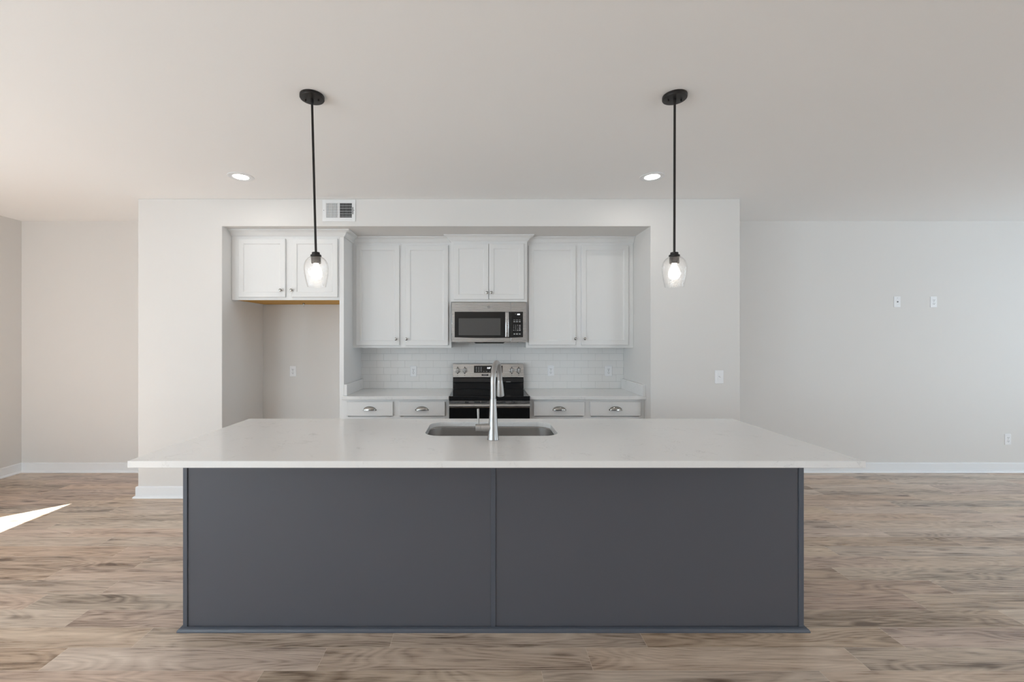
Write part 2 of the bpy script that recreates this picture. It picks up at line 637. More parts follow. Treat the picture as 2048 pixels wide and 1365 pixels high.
window_frame('door_1', 'X', XL - 0.09, DY0, DY1, 0.0, DZ, 0.065, (0.5,), True)
window_frame('window_1', 'X', XR + 0.09, WY0, WY1, WZ0, WZ1, 0.05, (0.5,))
window_frame('window_2', 'Y', YR - 0.09, RW[0], RW[1], RZ0, RZ1, 0.05, ())
window_frame('window_3', 'X', XL - 0.09, LY0, LY1, 0.65, 2.25, 0.05, (0.5,))

window_frame('fill_window_1', 'Y', YR - 0.09, RV[0], RV[1], RZ0, RZ1, 0.05, (0.5,))  # unseen window added for the rear right fill lamp

# baseboards with a shoe moulding
BB = [(0.0, 0.0), (0.030, 0.0), (0.030, 0.006), (0.027, 0.013), (0.021, 0.018), (0.0135, 0.020),
      (0.0135, 0.096), (0.010, 0.102), (0.0, 0.104)]


def baseboard(name, path):
    bm = B()
    sweep(bm, path, BB)
    return struct(name, bm, M['trim'])


baseboard('baseboard_left', [(XL, DY1 + 0.02), (XL, YB)])
baseboard('baseboard_back_left', [(XL, YB), (BX0, YB)])
baseboard('baseboard_kitchen_left', [(BX0, YB), (BX0, YF), (AX0, YF), (AX0, YB), (-1.345, YB)])
baseboard('baseboard_kitchen_right', [(AX1, 4.03), (AX1, YF), (BX1, YF), (BX1, YB)])
baseboard('baseboard_back_right', [(BX1, YB), (XR, YB), (XR, YR)])
baseboard('baseboard_rear', [(XR, YR), (XL, YR), (XL, DY0 - 0.02)])

# ------------------------------------------------------------------ island
IX0, IX1 = -1.485, 1.619
IY0, IY1 = 2.149, 2.890
CT = 0.914
island = thing('kitchen_island', 'long charcoal painted kitchen island base under the white quartz slab', 'kitchen island',
               ((IX0 + IX1) / 2, (IY0 + IY1) / 2, 0))
link('body', boxes((IX0 + 0.006, IX1 - 0.006, IY0 + 0.012, IY0 + 0.024, 0.0, CT - 0.0312),
                   (IX0 + 0.006, IX0 + 0.024, IY0 + 0.024, IY1 - 0.018, 0.10, CT - 0.0312),
                   (IX1 - 0.024, IX1 - 0.006, IY0 + 0.024, IY1 - 0.018, 0.10, CT - 0.0312),
                   (IX0 + 0.006, IX1 - 0.006, IY1 - 0.018, IY1, 0.10, CT - 0.0312),
                   (IX0 + 0.024, IX1 - 0.024, IY0 + 0.024, IY1 - 0.018, 0.10, 0.118),
                   (IX0 + 0.006, IX1 - 0.006, IY1 - 0.085, IY1 - 0.07, 0.0, 0.10)), M['island'], island)
XM = (IX0 + IX1) / 2
link('back_panel', boxes((IX0 + 0.02, XM, IY0 + 0.006, IY0 + 0.012, 0.0, CT - 0.0312)), M['island'], island)
link('back_panel', boxes((XM, IX1 - 0.02, IY0 + 0.006, IY0 + 0.012, 0.0, CT - 0.0312)), M['island'], island)
for a, b_ in ((IX0, IX0 + 0.021), (XM - 0.011, XM + 0.011), (IX1 - 0.024, IX1)):
    link('batten', boxes((a, b_, IY0, IY0 + 0.0065, 0.019, CT - 0.0305)), M['island_trim'], island, bevel=0.0012)
link('side_panel', boxes((IX0, IX0 + 0.006, IY0 + 0.0065, IY1, 0.0, CT - 0.0305)), M['island'], island)
link('side_panel', boxes((IX1 - 0.006, IX1, IY0 + 0.0065, IY1, 0.0, CT - 0.0305)), M['island'], island)
QR = [(0.0, 0.0), (0.019, 0.0), (0.019, 0.004), (0.0175, 0.010), (0.014, 0.015), (0.009, 0.018), (0.0, 0.020)]
bm = B()
sweep(bm, [(IX0, IY1), (IX0, IY0), (IX1, IY0), (IX1, IY1)], QR)
link('base_moulding', bm, M['island_trim'], island)
# kitchen side: doors and drawer front, seen only from other places
for k in range(4):
    w = (IX1 - IX0 - 0.08) / 4
    a = IX0 + 0.04 + k * w
    link('door', boxes((a + 0.008, a + w - 0.008, IY1, IY1 + 0.018, 0.13, CT - 0.05)), M['island'], island, bevel=0.003)

# island worktop with the sink cut-out
SX0, SX1, SY0, SY1 = -0.317, 0.449, 2.412, 2.812
SCX, SCY, SHW, SHH = (SX0 + SX1) / 2, (SY0 + SY1) / 2, (SX1 - SX0) / 2, (SY1 - SY0) / 2
WX0, WX1, WY0_, WY1_ = -1.572, 1.720, 1.916, 2.931
bm = B()
outer = [bm.verts.new((x, y, CT)) for x, y in ((WX0, WY0_), (WX1, WY0_), (WX1, WY1_), (WX0, WY1_))]
inner = [bm.verts.new(p) for p in rrect(SCX, SCY, SHW, SHH, 0.095, CT, 12)]
eds = []
for lp in (outer, inner):
    for i in range(len(lp)):
        eds.append(bm.edges.new((lp[i], lp[(i + 1) % len(lp)])))
res = bmesh.ops.triangle_fill(bm, use_beauty=True, use_dissolve=False, edges=eds)
top_faces = [g for g in res['geom'] if isinstance(g, bmesh.types.BMFace)]
ex = bmesh.ops.extrude_face_region(bm, geom=top_faces)
bmesh.ops.translate(bm, verts=[g for g in ex['geom'] if isinstance(g, bmesh.types.BMVert)], vec=(0, 0, -0.0303))
wt = link('worktop', bm, M['quartz'], None, bevel=0.0018, smooth=False, origin=(XM, 2.42, CT - 0.03))
tag(wt, 'white quartz worktop slab on the charcoal island, with sink cut-out', 'countertop')

# undermount sink
sink = thing('undermount_sink', 'stainless steel undermount sink set into the island worktop', 'sink', (SCX, SCY, CT - 0.2505))
bm = B()
zt = CT - 0.0312
rings = [rrect(SCX, SCY, SHW + 0.022, SHH + 0.022, 0.115, zt, 10),
         rrect(SCX, SCY, SHW + 0.004, SHH + 0.004, 0.098, zt, 10),
         rrect(SCX, SCY, SHW + 0.001, SHH + 0.001, 0.096, zt - 0.004, 10),
         rrect(SCX, SCY, SHW - 0.004, SHH - 0.004, 0.092, zt - 0.17, 10),
         rrect(SCX, SCY, SHW - 0.012, SHH - 0.012, 0.085, zt - 0.198, 10),
         rrect(SCX, SCY, SHW - 0.035, SHH - 0.035, 0.065, zt - 0.214, 10),
         rrect(SCX, SCY, 0.045, 0.045, 0.0449, zt - 0.2185, 10)]
loft(bm, rings, True, False, True)
link('bowl', bm, M['steel_dark'], sink)
bm = B()
lathe(bm, [(0.044, zt - 0.2183), (0.044, zt - 0.2165), (0.036, zt - 0.2165), (0.030, zt - 0.2178), (0.006, zt - 0.2178)],
      (SCX, SCY, 0), seg=28)
link('drain', bm, M['chrome'], sink)

# faucet
FX, FY = 0.0712, 2.330
fa = thing('kitchen_faucet', 'brushed nickel pull-down faucet standing on the island worktop by the sink', 'faucet', (FX, FY, CT))
bm = B()
lathe(bm, [(0.0315, CT + 0.0003), (0.0315, CT + 0.003), (0.0300, CT + 0.006), (0.0265, CT + 0.045), (0.0228, CT + 0.105),
           (0.0195, CT + 0.165), (0.0168, CT + 0.2195)], (FX, FY, 0), seg=36)
link('base', bm, M['nickel'], fa)
link('gasket', (lambda b_: (lathe(b_, [(0.0325, CT + 0.0002), (0.0325, CT + 0.0016)], (FX, FY, 0), seg=36), b_)[1])(B()),
     M['rubber'], fa)
# gooseneck: rises, bends over towards the sink and a little to the right
dirv = Vector((0.235, 0.972, 0)).normalized()
R = 0.094
zc = 1.338 - 0.0148 - R
pts = [(FX, FY, CT + 0.2200), (FX, FY, CT + 0.26), (FX, FY, zc - 0.02)]
for k in range(0, 17):
    a = PI * k / 16 * 0.97
    d = R - R * math.cos(a)
    pts.append((FX + dirv.x * d, FY + dirv.y * d, zc + R * math.sin(a)))
e = Vector(pts[-1])
tdir = (Vector(pts[-1]) - Vector(pts[-2])).normalized()
pts.append(tuple(e + tdir * 0.022))
bm = B()
tube(bm, pts, 0.0150, 24)
link('spout', bm, M['nickel'], fa)
e = Vector(pts[-1])
bm = B()
hp = [e, e + tdir * 0.004, e + tdir * 0.03, e + tdir * 0.088, e + tdir * 0.094, e + tdir * 0.096]
tube(bm, hp, [0.0152, 0.0160, 0.0185, 0.0225, 0.0225, 0.0195], 28)
head = link('spray_head', bm, M['nickel'], fa)
bm = B()
tube(bm, [e + tdir * 0.0961, e + tdir * 0.0975], [0.0170, 0.0165], 24)
link('nozzle', bm, M['rubber'], head)
# side valve and lever
hz = CT + 0.064
bm = B()
tube(bm, [(FX - 0.010, FY, hz), (FX - 0.030, FY, hz), (FX - 0.0655, FY, hz), (FX - 0.0665, FY, hz)],
     [0.0200, 0.0212, 0.0190, 0.0180], 28)
link('valve_body', bm, M['nickel'], fa)
bm = B()
tube(bm, [(FX - 0.0670, FY, hz), (FX - 0.0680, FY, hz), (FX - 0.0945, FY, hz), (FX - 0.0955, FY, hz)],
     [0.0182, 0.0190, 0.0185, 0.0175], 28)
lev = link('lever_cap', bm, M['nickel'], fa)
bm = B()
tube(bm, [(FX - 0.0805, FY, hz + 0.014), (FX - 0.0805, FY, hz + 0.05), (FX - 0.0815, FY, hz + 0.100), (FX - 0.0815, FY, hz + 0.1015)],
     [0.0050, 0.0056, 0.0066, 0.0056], 18)
link('lever', bm, M['nickel'], lev)

# ------------------------------------------------------------------ cabinet building


def door_bm(x0, x1, z0, z1, yf, th=0.019, fr=0.052):
    """framed door: front face at y=yf, flat recessed panel with a stepped inner edge"""
    bm = B()
    cx, cz = (x0 + x1) / 2, (z0 + z1) / 2
    hw, hh = (x1 - x0) / 2, (z1 - z0) / 2

    def ring(ins, y):
        a, b_ = hw - ins, hh - ins
        return [(cx - a, y, cz - b_), (cx + a, y, cz - b_), (cx + a, y, cz + b_), (cx - a, y, cz + b_)]
    seq = [(0, yf + th), (0, yf + 0.005), (0.0015, yf + 0.002), (0.005, yf), (fr - 0.010, yf), (fr - 0.007, yf - 0.0010),
           (fr - 0.002, yf + 0.0015), (fr + 0.001, yf + 0.0065), (fr + 0.006, yf + 0.0075), (fr + 0.012, yf + 0.0080)]
    loft(bm, [ring(*s) for s in seq], True, True, True)
    return bm


def knob(x, z, yf, parent):
    bm = B()
    lathe(bm, [(0.0080, -0.0000), (0.0080, -0.002), (0.0052, -0.005), (0.0052, -0.011), (0.0100, -0.016), (0.0138, -0.019),
               (0.0142, -0.022), (0.0128, -0.0255), (0.0080, -0.0275), (0.001, -0.028)], (x, yf, z), 'Y', 24)
    return link('knob', bm, M['chrome'], parent)


def cup_pull(x, z, yf, parent):
    """bin pull: hollow quarter shell open at the bottom, with a thin flange"""
    a, h, d = 0.0585, 0.036, 0.026
    bm = B()
    nu, nv = 24, 10

    def pt(u, v, s):
        # u along the width, v from the back edge over the dome to the bottom lip
        th_ = PI * u / nu
        ph = (PI / 2) * v / nv
        r = 1.0 - s
        xx = -a * r * math.cos(th_)
        prof = math.sin(th_) ** 0.8
        return (x + xx, yf - d * r * prof * math.sin(ph) - 0.0005, z - 0.016 + h * r * prof * math.cos(ph))
    grids = []
    for s in (0.0, 0.06):
        grids.append([[bm.verts.new(pt(u, v, s)) for v in range(nv + 1)] for u in range(nu + 1)])
    for gi, g in enumerate(grids):
        for u in range(nu):
            for v in range(nv):
                q = (g[u][v], g[u + 1][v], g[u + 1][v + 1], g[u][v + 1])
                try:
                    bm.faces.new(q if gi == 0 else tuple(reversed(q)))
                except ValueError:
                    pass
    for u in range(nu):
        for v in (0, nv):
            bm.faces.new((grids[0][u][v], grids[0][u + 1][v], grids[1][u + 1][v], grids[1][u][v]))
    bmesh.ops.remove_doubles(bm, verts=bm.verts[:], dist=0.00005)
    # flange feet at both ends
    for sx in (-1, 1):
        lathe(bm, [(0.0075, -0.0002), (0.0075, -0.003), (0.005, -0.005), (0.001, -0.0055)], (x + sx * 0.0575, yf, z - 0.013), 'Y', 14)
    return link('cup_pull', bm, M['chrome'], parent)


CROWN = [(0.0, 2.428), (0.005, 2.428), (0.007, 2.434), (0.013, 2.437), (0.018, 2.443), (0.022, 2.452), (0.029, 2.462),
         (0.040, 2.471), (0.053, 2.476), (0.060, 2.478), (0.060, 2.4805), (0.066, 2.4805), (0.066, 2.4885), (0.0, 2.4885)]


def face_frame(bm, x0, x1, z0, z1, y, stiles, rails=0.03, th=0.019):
    """stiles: list of (xa, xb)"""
    for a, b_ in stiles:
        box(bm, a, b_, y, y + th, z0, z1)
    for (a0, a1), (b0, b1) in zip(stiles[:-1], stiles[1:]):
        box(bm, a1, b0, y, y + th, z0, z0 + rails)
        box(bm, a1, b0, y, y + th, z1 - rails, z1)


def carcass(bm, x0, x1, y0, y1, z0, z1, t=0.016):
    box(bm, x0, x0 + t, y0, y1, z0, z1)
    box(bm, x1 - t, x1, y0, y1, z0, z1)
    box(bm, x0 + t, x1 - t, y0, y1, z0 + 0.012, z0 + 0.012 + t)
    box(bm, x0 + t, x1 - t, y0, y1, z1 - t, z1)
    box(bm, x0 + t, x1 - t, y1 - 0.006, y1, z0 + 0.012 + t, z1 - t)


PX0, PX1 = -1.339, -1.296            # tall end panel beside the fridge space
YPAN = 4.095
UY = 4.384                           # face of the wall cabinets
UZ0, UZ1 = 1.3645, 2.4300
MCX = 0.0885                         # centre line of range and microwave
MX0, MX1 = MCX - 0.3805, MCX + 0.3805
YW = YB - 0.002

# --- cabinet over the fridge space
c = thing('wall_cabinet', 'deep two-door white cabinet above the empty fridge space, orange wood underneath', 'cabinet',
          ((AX0 + PX0) / 2, YW, 1.826), 'white wall cabinets in the alcove')
FX0 = AX0 + 0.002
bm = B()
face_frame(bm, FX0, PX0, 1.826, 2.43, YPAN, [(FX0, FX0 + 0.085), (-1.852, -1.787), (PX0 - 0.03, PX0)], 0.03)
carcass(bm, FX0, PX0, YPAN + 0.019, YW, 1.826, 2.43)
link('body', bm, M['cabinet'], c, bevel=0.0008)
for (a, b_, kx) in ((-2.293, -1.847, -1.883), (-1.7865, -1.351, -1.787 + 0.0)):
    pass
d1 = link('door', door_bm(-2.292, -1.847, 1.8515, 2.4065, YPAN - 0.0195), M['cabinet'], c)
knob(-1.884, 1.917, YPAN - 0.0195, d1)
d2 = link('door', door_bm(-1.786, -1.351, 1.8515, 2.4065, YPAN - 0.0195), M['cabinet'], c)
knob(-1.782 + 0.0, 1.917, YPAN - 0.0195, d2)
link('underside', boxes((FX0 + 0.016, PX0 - 0.001, YPAN + 0.020, YW - 0.007, 1.8300, 1.8375)), M['raw_wood'], c)['label'] = \
    'unfinished orange wood underside'
bm = B()
lathe(bm, [(0.012, 1.8180), (0.012, 1.8300)], (-1.845, 4.50, 0), seg=14)
lathe(bm, [(0.0035, 1.795), (0.0035, 1.8180)], (-1.845, 4.50, 0), seg=10)
link('fitting', bm, M['chrome'], c)
bm = B()
sweep(bm, [(FX0, YPAN), (PX1, YPAN), (PX1, UY + 0.0)], CROWN)
link('crown_moulding', bm, M['cabinet'], c)

# --- tall end panel
ep = link('end_panel', boxes((PX0 + 0.0005, PX1, YPAN, YW, 0.0, 2.4275)), M['cabinet'], None, bevel=0.0012, origin=((PX0 + PX1) / 2, YPAN, 0))
tag(ep, 'tall narrow white end panel between the fridge space and the left counter', 'cabinet panel')

# --- wall cabinets left and right of the microwave
UPX0 = PX1 + 0.0005
RX1 = AX1 - 0.002


def upper(label, x0, x1, doors, stiles, y, z0, z1, knobs, kz, crown):
    c = thing('wall_cabinet', label, 'cabinet', ((x0 + x1) / 2, YW, z0), 'white wall cabinets in the alcove')
    bm = B()
    face_frame(bm, x0, x1, z0, z1, y, stiles)
    carcass(bm, x0, x1, y + 0.019, YW, z0, z1)
    link('body', bm, M['cabinet'], c, bevel=0.0008)
    for (a, b_, za, zb), kx in zip(doors, knobs):
        d = link('door', door_bm(a, b_, za, zb, y - 0.0195), M['cabinet'], c)
        knob(kx, kz, y - 0.0195, d)
    bm = B()
    sweep(bm, crown, CROWN)
    link('crown_moulding', bm, M['cabinet'], c)
    return c


LX1 = MX0 - 0.0005
upper('tall two-door white wall cabinet between end panel and microwave, over the left counter', UPX0, LX1,
      [(-1.259, -0.819, 1.389, 2.4065), (-0.757, -0.3225, 1.389, 2.4065)],
      [(UPX0, UPX0 + 0.05), (-0.835, -0.74), (LX1 - 0.045, LX1)], UY, UZ0, UZ1,
      (-0.851, -0.744 + 0.0), 1.4535, [(UPX0, UY), (LX1, UY)])
RX0 = MX1 + 0.0005
upper('tall two-door white wall cabinet right of the microwave, over the right counter', RX0, RX1,
      [(0.494, 0.974, 1.392, 2.4065), (1.030, 1.510, 1.392, 2.4065)],
      [(RX0, RX0 + 0.04), (0.955, 1.048), (RX1 - 0.065, RX1)], UY, UZ0, UZ1,
      (0.966 - 0.002, 1.059 + 0.002), 1.4575, [(RX0, UY), (RX1, UY)])
MY = 4.300
upper('short two-door white wall cabinet directly above the microwave', MX0, MX1,
      [(-0.2615, 0.0845, 1.8500, 2.4050), (0.0885, 0.4395, 1.8500, 2.4050)],
      [(MX0, MX0 + 0.035), (0.075, 0.098), (MX1 - 0.035, MX1)], MY, 1.826, 2.43,
      (0.0700, 0.1135), 1.915, [(MX0, UY + 0.0), (MX0, MY), (MX1, MY), (MX1, UY + 0.0)])

# --- base cabinets
BYF = 4.090


def base_cabinet(label, x0, x1, drawers, right_filler=0.0):
    c = thing('base_cabinet', label, 'cabinet', ((x0 + x1) / 2, YW, 0), 'white base cabinets under the rear counter')
    bm = B()
    zt_ = CT - 0.0305
    xs = x1 - right_filler
    box(bm, x0, x1, BYF + 0.07, YW - 0.012, 0.0, 0.105)
    box(bm, x0, x1, BYF + 0.019, YW - 0.012, 0.105, zt_)
    (a0, b0), (a1, b1) = drawers
    for a, b_ in ((x0, a0 + 0.012), (b0 - 0.012, a1 + 0.012), (b1 - 0.012, x1)):
        box(bm, a, b_, BYF, BYF + 0.019, 0.105, zt_)
    for a, b_ in ((a0 + 0.012, b0 - 0.012), (a1 + 0.012, b1 - 0.012)):
        for za, zb in ((0.105, 0.135), (0.68, 0.715), (zt_ - 0.03, zt_)):
            box(bm, a, b_, BYF, BYF + 0.019, za, zb)
    link('body', bm, M['cabinet'], c, bevel=0.0008)
    for a, b_ in drawers:
        bm2 = boxes((a, b_, BYF - 0.0195, BYF - 0.0005, 0.7255, 0.8605))
        d = link('drawer', bm2, M['cabinet'], c, bevel=0.004, seg=3)
        cup_pull((a + b_) / 2, 0.797, BYF - 0.0195, d)
    for i, (a, b_) in enumerate(drawers):
        d = link('door', door_bm(a, b_, 0.13, 0.675, BYF - 0.0195), M['cabinet'], c)
        knob(b_ - 0.035 if i == 0 else a + 0.035, 0.60, BYF - 0.0195, d)
    return c


RGX0, RGX1 = MCX - 0.379, MCX + 0.379
base_cabinet('white base cabinet with two drawers left of the range', PX1 + 0.0005, RGX0 - 0.004,
             ((-1.266, -0.825), (-0.768, -0.331)))
base_cabinet('white base cabinet with two drawers right of the range', RGX1 + 0.004, AX1 - 0.002,
             ((0.509, 0.991), (1.044, 1.525)), 0.03)

# --- rear counters with side splashes
YC = 4.045
for lab, x0, x1, sx0, sx1 in (
        ('white quartz rear countertop left of the range, splash at the end panel', PX1 - 0.004, RGX0 - 0.003, PX1 + 0.0006, PX1 + 0.0286),
        ('white quartz rear countertop right of the range, splash at the wall', RGX1 + 0.003, AX1 - 0.001, AX1 - 0.030, AX1 - 0.001)):
    t = thing('rear_countertop', lab, 'countertop', ((x0 + x1) / 2, YW, CT - 0.03), 'rear countertops')
    bm = B()
    if x0 < PX1:
        pl = [(x0, YC), (x1, YC), (x1, YW - 0.012), (PX1 + 0.0004, YW - 0.012), (PX1 + 0.0004, YPAN - 0.0006), (x0, YPAN - 0.0006)]
    else:
        pl = [(x0, YC), (x1, YC), (x1, YW - 0.012), (x0, YW - 0.012)]
    loft(bm, [[(x, y, CT - 0.0300) for x, y in pl], [(x, y, CT) for x, y in pl]])
    link('slab', bm, M['quartz'], t, bevel=0.002)
    link('side_splash', boxes((sx0, sx1, YC + 0.012 if x0 > 0 else YPAN + 0.001, YW - 0.012, CT + 0.0002, CT + 0.108)),
         M['quartz'], t, bevel=0.002)

# ------------------------------------------------------------------ tile backsplash
TX0, TX1 = PX1 + 0.0008, AX1 - 0.001
TZ0, TZ1 = CT - 0.06, 1.42
bs = thing('tile_backsplash', 'white subway tile backsplash between the rear counter and the wall cabinets', 'backsplash',
           ((TX0 + TX1) / 2, YB, TZ0))
YT = YB - 0.010
link('grout', boxes((TX0, TX1, YT + 0.0012, YB - 0.0005, TZ0, TZ1)), M['grout'], bs)
bm = B()
TW, TH, G = 0.1535, 0.0764, 0.0016
z = CT
r = 0
while z < TZ1 - 0.002:
    zb = min(z + TH - G, TZ1)
    x = -1.0475 - 0.0768 * (r % 2) - 5 * TW
    while x < TX1:
        a, b_ = max(x + G / 2, TX0), min(x + TW - G / 2, TX1)
        if b_ - a > 0.006:
            # pillowed tile: four rings
            rr = []
            for ins, y in ((0, YT + 0.0014), (0, YT + 0.0008), (0.0008, YT + 0.0002), (0.0022, YT)):
                rr.append([(a + ins, y, z + G / 2 + ins), (b_ - ins, y, z + G / 2 + ins), (b_ - ins, y, zb - ins), (a + ins, y, zb - ins)])
            # every tile sits a hair out of true
            tl_, tv = random.uniform(-0.00018, 0.00018), random.uniform(-0.00012, 0.00012)
            rr = [[(p[0], p[1] + tl_ * (p[0] - (a + b_) / 2) / 0.15 + tv * (p[2] - z) / 0.08, p[2]) for p in q] for q in rr]
            loft(bm, rr, True, False, True)
        x += TW
    z += TH
    r += 1
link('tiles', bm, M['tile'], bs, smooth=False)

# ------------------------------------------------------------------ range
RG = thing('electric_range', 'stainless steel and black glass electric range between the rear counters', 'range', (MCX, YW - 0.02, 0))
RYF = 4.020
CKZ = 0.920
link('body', boxes((RGX0, RGX1, RYF + 0.045, YW - 0.015, 0.02, CKZ - 0.012)), M['black_enamel'], RG, bevel=0.002)
bm = B()
box(bm, RGX0 - 0.0, RGX1 + 0.0, RYF, 4.602, CKZ - 0.012, CKZ)
link('cooktop', bm, M['cooktop'], RG, bevel=0.003)
ck = RG.children[-1]
for bx, by, br in ((-0.19, 4.16, 0.105), (0.19, 4.16, 0.085), (-0.19, 4.44, 0.075), (0.19, 4.44, 0.10), (0, 4.46, 0.05)):
    bm = B()
    for rad in (br, br * 0.62):
        rg = []
        for q in (rad - 0.0012, rad + 0.0012):
            rg.append([(MCX + bx + q * math.cos(2 * PI * k / 40), by + q * math.sin(2 * PI * k / 40), CKZ + 0.0002) for k in range(40)])
        loft(bm, rg, True, False, False)
    link('burner_ring', bm, M['cooktop_ring'], ck)
for xa, xb in ((RGX0 - 0.001, RGX0 + 0.010), (RGX1 - 0.010, RGX1 + 0.001)):
    link('side_trim', boxes((xa, xb, RYF + 0.012, 4.602, CKZ - 0.002, CKZ + 0.0025)), M['steel'], RG, bevel=0.001)
link('front_band', boxes((RGX0, RGX1, RYF, RYF + 0.045, 0.8775, CKZ - 0.0125)), M['black_enamel'], RG, bevel=0.003)
vb = link('vent_trim', boxes((RGX0, RGX1, RYF + 0.004, RYF + 0.045, 0.852, 0.877)), M['steel'], RG, bevel=0.0015)
for pa, pb in ((929.8, 937.6), (948.8, 960.6), (963, 974.2), (992.3, 997.2), (999.6, 1010.9), (1023, 1030.4)):
    a, b_ = (pa - 960) / 213.9, (pb - 960) / 213.9
    link('vent_slot', boxes((a, b_, RYF + 0.0033, RYF + 0.0045, 0.858, 0.868)), M['slot'], vb)
dr = link('oven_door', boxes((RGX0 + 0.001, RGX1 - 0.001, RYF + 0.006, RYF + 0.044, 0.22, 0.851)), M['black_glass'], RG, bevel=0.003)
bm = B()
pr = [(RYF + 0.0055, 0.8105), (RYF - 0.006, 0.8105), (RYF - 0.012, 0.8145), (RYF - 0.015, 0.8225), (RYF - 0.0145, 0.834), (RYF - 0.010, 0.8435),
      (RYF - 0.002, 0.8495), (RYF + 0.0055, 0.8505)]
loft(bm, [[(x, y, z_) for y, z_ in pr] for x in (RGX0 + 0.001, RGX1 - 0.001)])
link('handle', bm, M['steel'], dr, bevel=0.001)
link('door_window', boxes((MCX - 0.26, MCX + 0.26, RYF + 0.0050, RYF + 0.0062, 0.38, 0.70)), M['black_glass'], dr)
link('storage_drawer', boxes((RGX0 + 0.001, RGX1 - 0.001, RYF + 0.006, RYF + 0.044, 0.045, 0.214)), M['steel'], RG, bevel=0.003)

# backguard
GY = 4.600
bm = B()
pr = [(GY, CKZ + 0.0005), (GY - 0.004, 0.985), (GY - 0.010, 0.994), (GY - 0.010, 1.000), (GY + 0.010, 1.0445), (YW - 0.015, 1.0445), (YW - 0.015, CKZ + 0.0005)]
loft(bm, [[(x, y, z_) for y, z_ in pr] for x in (RGX0 + 0.001, RGX1 - 0.001)])
bg = link('backguard', bm, M['black_enamel'], RG, bevel=0.0012)
bm = B()
GP0, GP1 = Vector((0, GY - 0.002, 1.045)), Vector((0, GY + 0.022, 1.190))
pr = [(GP0.y, GP0.z), (GP1.y - 0.003, GP1.z - 0.004), (GP1.y + 0.004, GP1.z), (YW - 0.014, GP1.z), (YW - 0.014, GP0.z)]
loft(bm, [[(x, y, z_) for y, z_ in pr] for x in (RGX0, RGX1)])
cp = link('control_panel', bm, M['steel'], RG, bevel=0.0012)


def gy(z_):
    t = (z_ - GP0.z) / (GP1.z - 0.004 - GP0.z)
    return GP0.y + (GP1.y - 0.003 - GP0.y) * t


def gp(px, py):
    """panel position of a photograph pixel"""
    s = F / (GY + 0.008)
    return (px - 960) / s, CAMZ - (py - 677) / s


def slanted(px0, px1, py0, py1, t0, t1):
    (xa, za), (xb, zb) = gp(px0, py1), gp(px1, py0)
    bm = B()
    loft(bm, [[(xa, gy(za) - o, za), (xb, gy(za) - o, za), (xb, gy(zb) - o, zb), (xa, gy(zb) - o, zb)] for o in (t0, t1)])
    return bm


link('display_frame', slanted(947.4, 1005.8, 731.3, 746.7, -0.001, 0.0008), M['chrome'], cp)
dp = link('display', slanted(948.2, 1005.0, 732.1, 746.0, -0.001, 0.0014), M['black_glass'], cp)
x_, z_ = gp(977.5, 736.8)
link('clock_digits', text_bm('10:07', 0.027, (x_, gy(z_) - 0.0022, z_), 0.0003, narrow=0.66), M['digit'], dp)
bm = B()
for cx_ in (952.7, 957.6, 962.3):
    for ry in (735.3, 737.8, 740.6, 743.2):
        x_, z_ = gp(cx_, ry)
        link('key_label', boxes((x_ - 0.007, x_ + 0.007, gy(z_) - 0.0018, gy(z_) - 0.0014, z_ - 0.0022, z_ + 0.0022)), M['print'], dp)
for cx_ in (967.3, 973.2, 979.5, 997.5, 1001.5):
    x_, z_ = gp(cx_, 743.3)
    link('key_label', boxes((x_ - 0.007, x_ + 0.007, gy(z_) - 0.0018, gy(z_) - 0.0014, z_ - 0.002, z_ + 0.002)), M['print'], dp)
bdg = link('badge', slanted(963.3, 976.7, 748.9, 752.0, -0.001, 0.0012), M['black_enamel'], cp)
bm = B()
for k in range(7):
    x_, z_ = gp(966.8 + k * 1.05, 750.4)
    box(bm, x_ - 0.0017, x_ + 0.0017, gy(z_) - 0.0016, gy(z_) - 0.0012, z_ - 0.003, z_ + 0.003)
link('badge_print', bm, M['print'], bdg)
bm = B()
for k in range(8):
    x_ = (1012.6 + k * 1.15 - 960) / (F / GY)
    box(bm, x_ - 0.0021, x_ + 0.0021, GY - 0.0106, GY - 0.0099, 0.9945, 0.9995)
link('backguard_print', bm, M['print'], bg)
for kx in (915.3, 929.5, 1023.5, 1037.3):
    x_, z_ = gp(kx, 741.3)
    y_ = gy(z_)
    bm = B()
    lathe(bm, [(0.0285, 0.0), (0.0285, -0.0035), (0.0255, -0.005), (0.0235, -0.022), (0.0220, -0.025), (0.001, -0.0255)], (x_, y_, z_), 'Y', 30)
    kb = link('control_knob', bm, M['steel'], cp)
    bm = B()
    box(bm, x_ - 0.0055, x_ + 0.0055, y_ - 0.034, y_ - 0.0245, z_ - 0.023, z_ + 0.023)
    link('grip', bm, M['steel'], kb, bevel=0.003)
    for zz, w_, h_ in ((z_ + 0.0335, 0.006, 0.004), (z_ - 0.0335, 0.006, 0.004), (z_ - 0.052, 0.003, 0.0025)):
        link('dial_mark', boxes((x_ - w_, x_ + w_, gy(zz) - 0.0008, gy(zz) + 0.0005, zz - h_, zz + h_)), M['slot'], cp)

# ------------------------------------------------------------------ microwave
MWY = 4.312
SM = F / MWY


def mp(px, py):
    return (px - 960) / SM, CAMZ - (py - 677) / SM


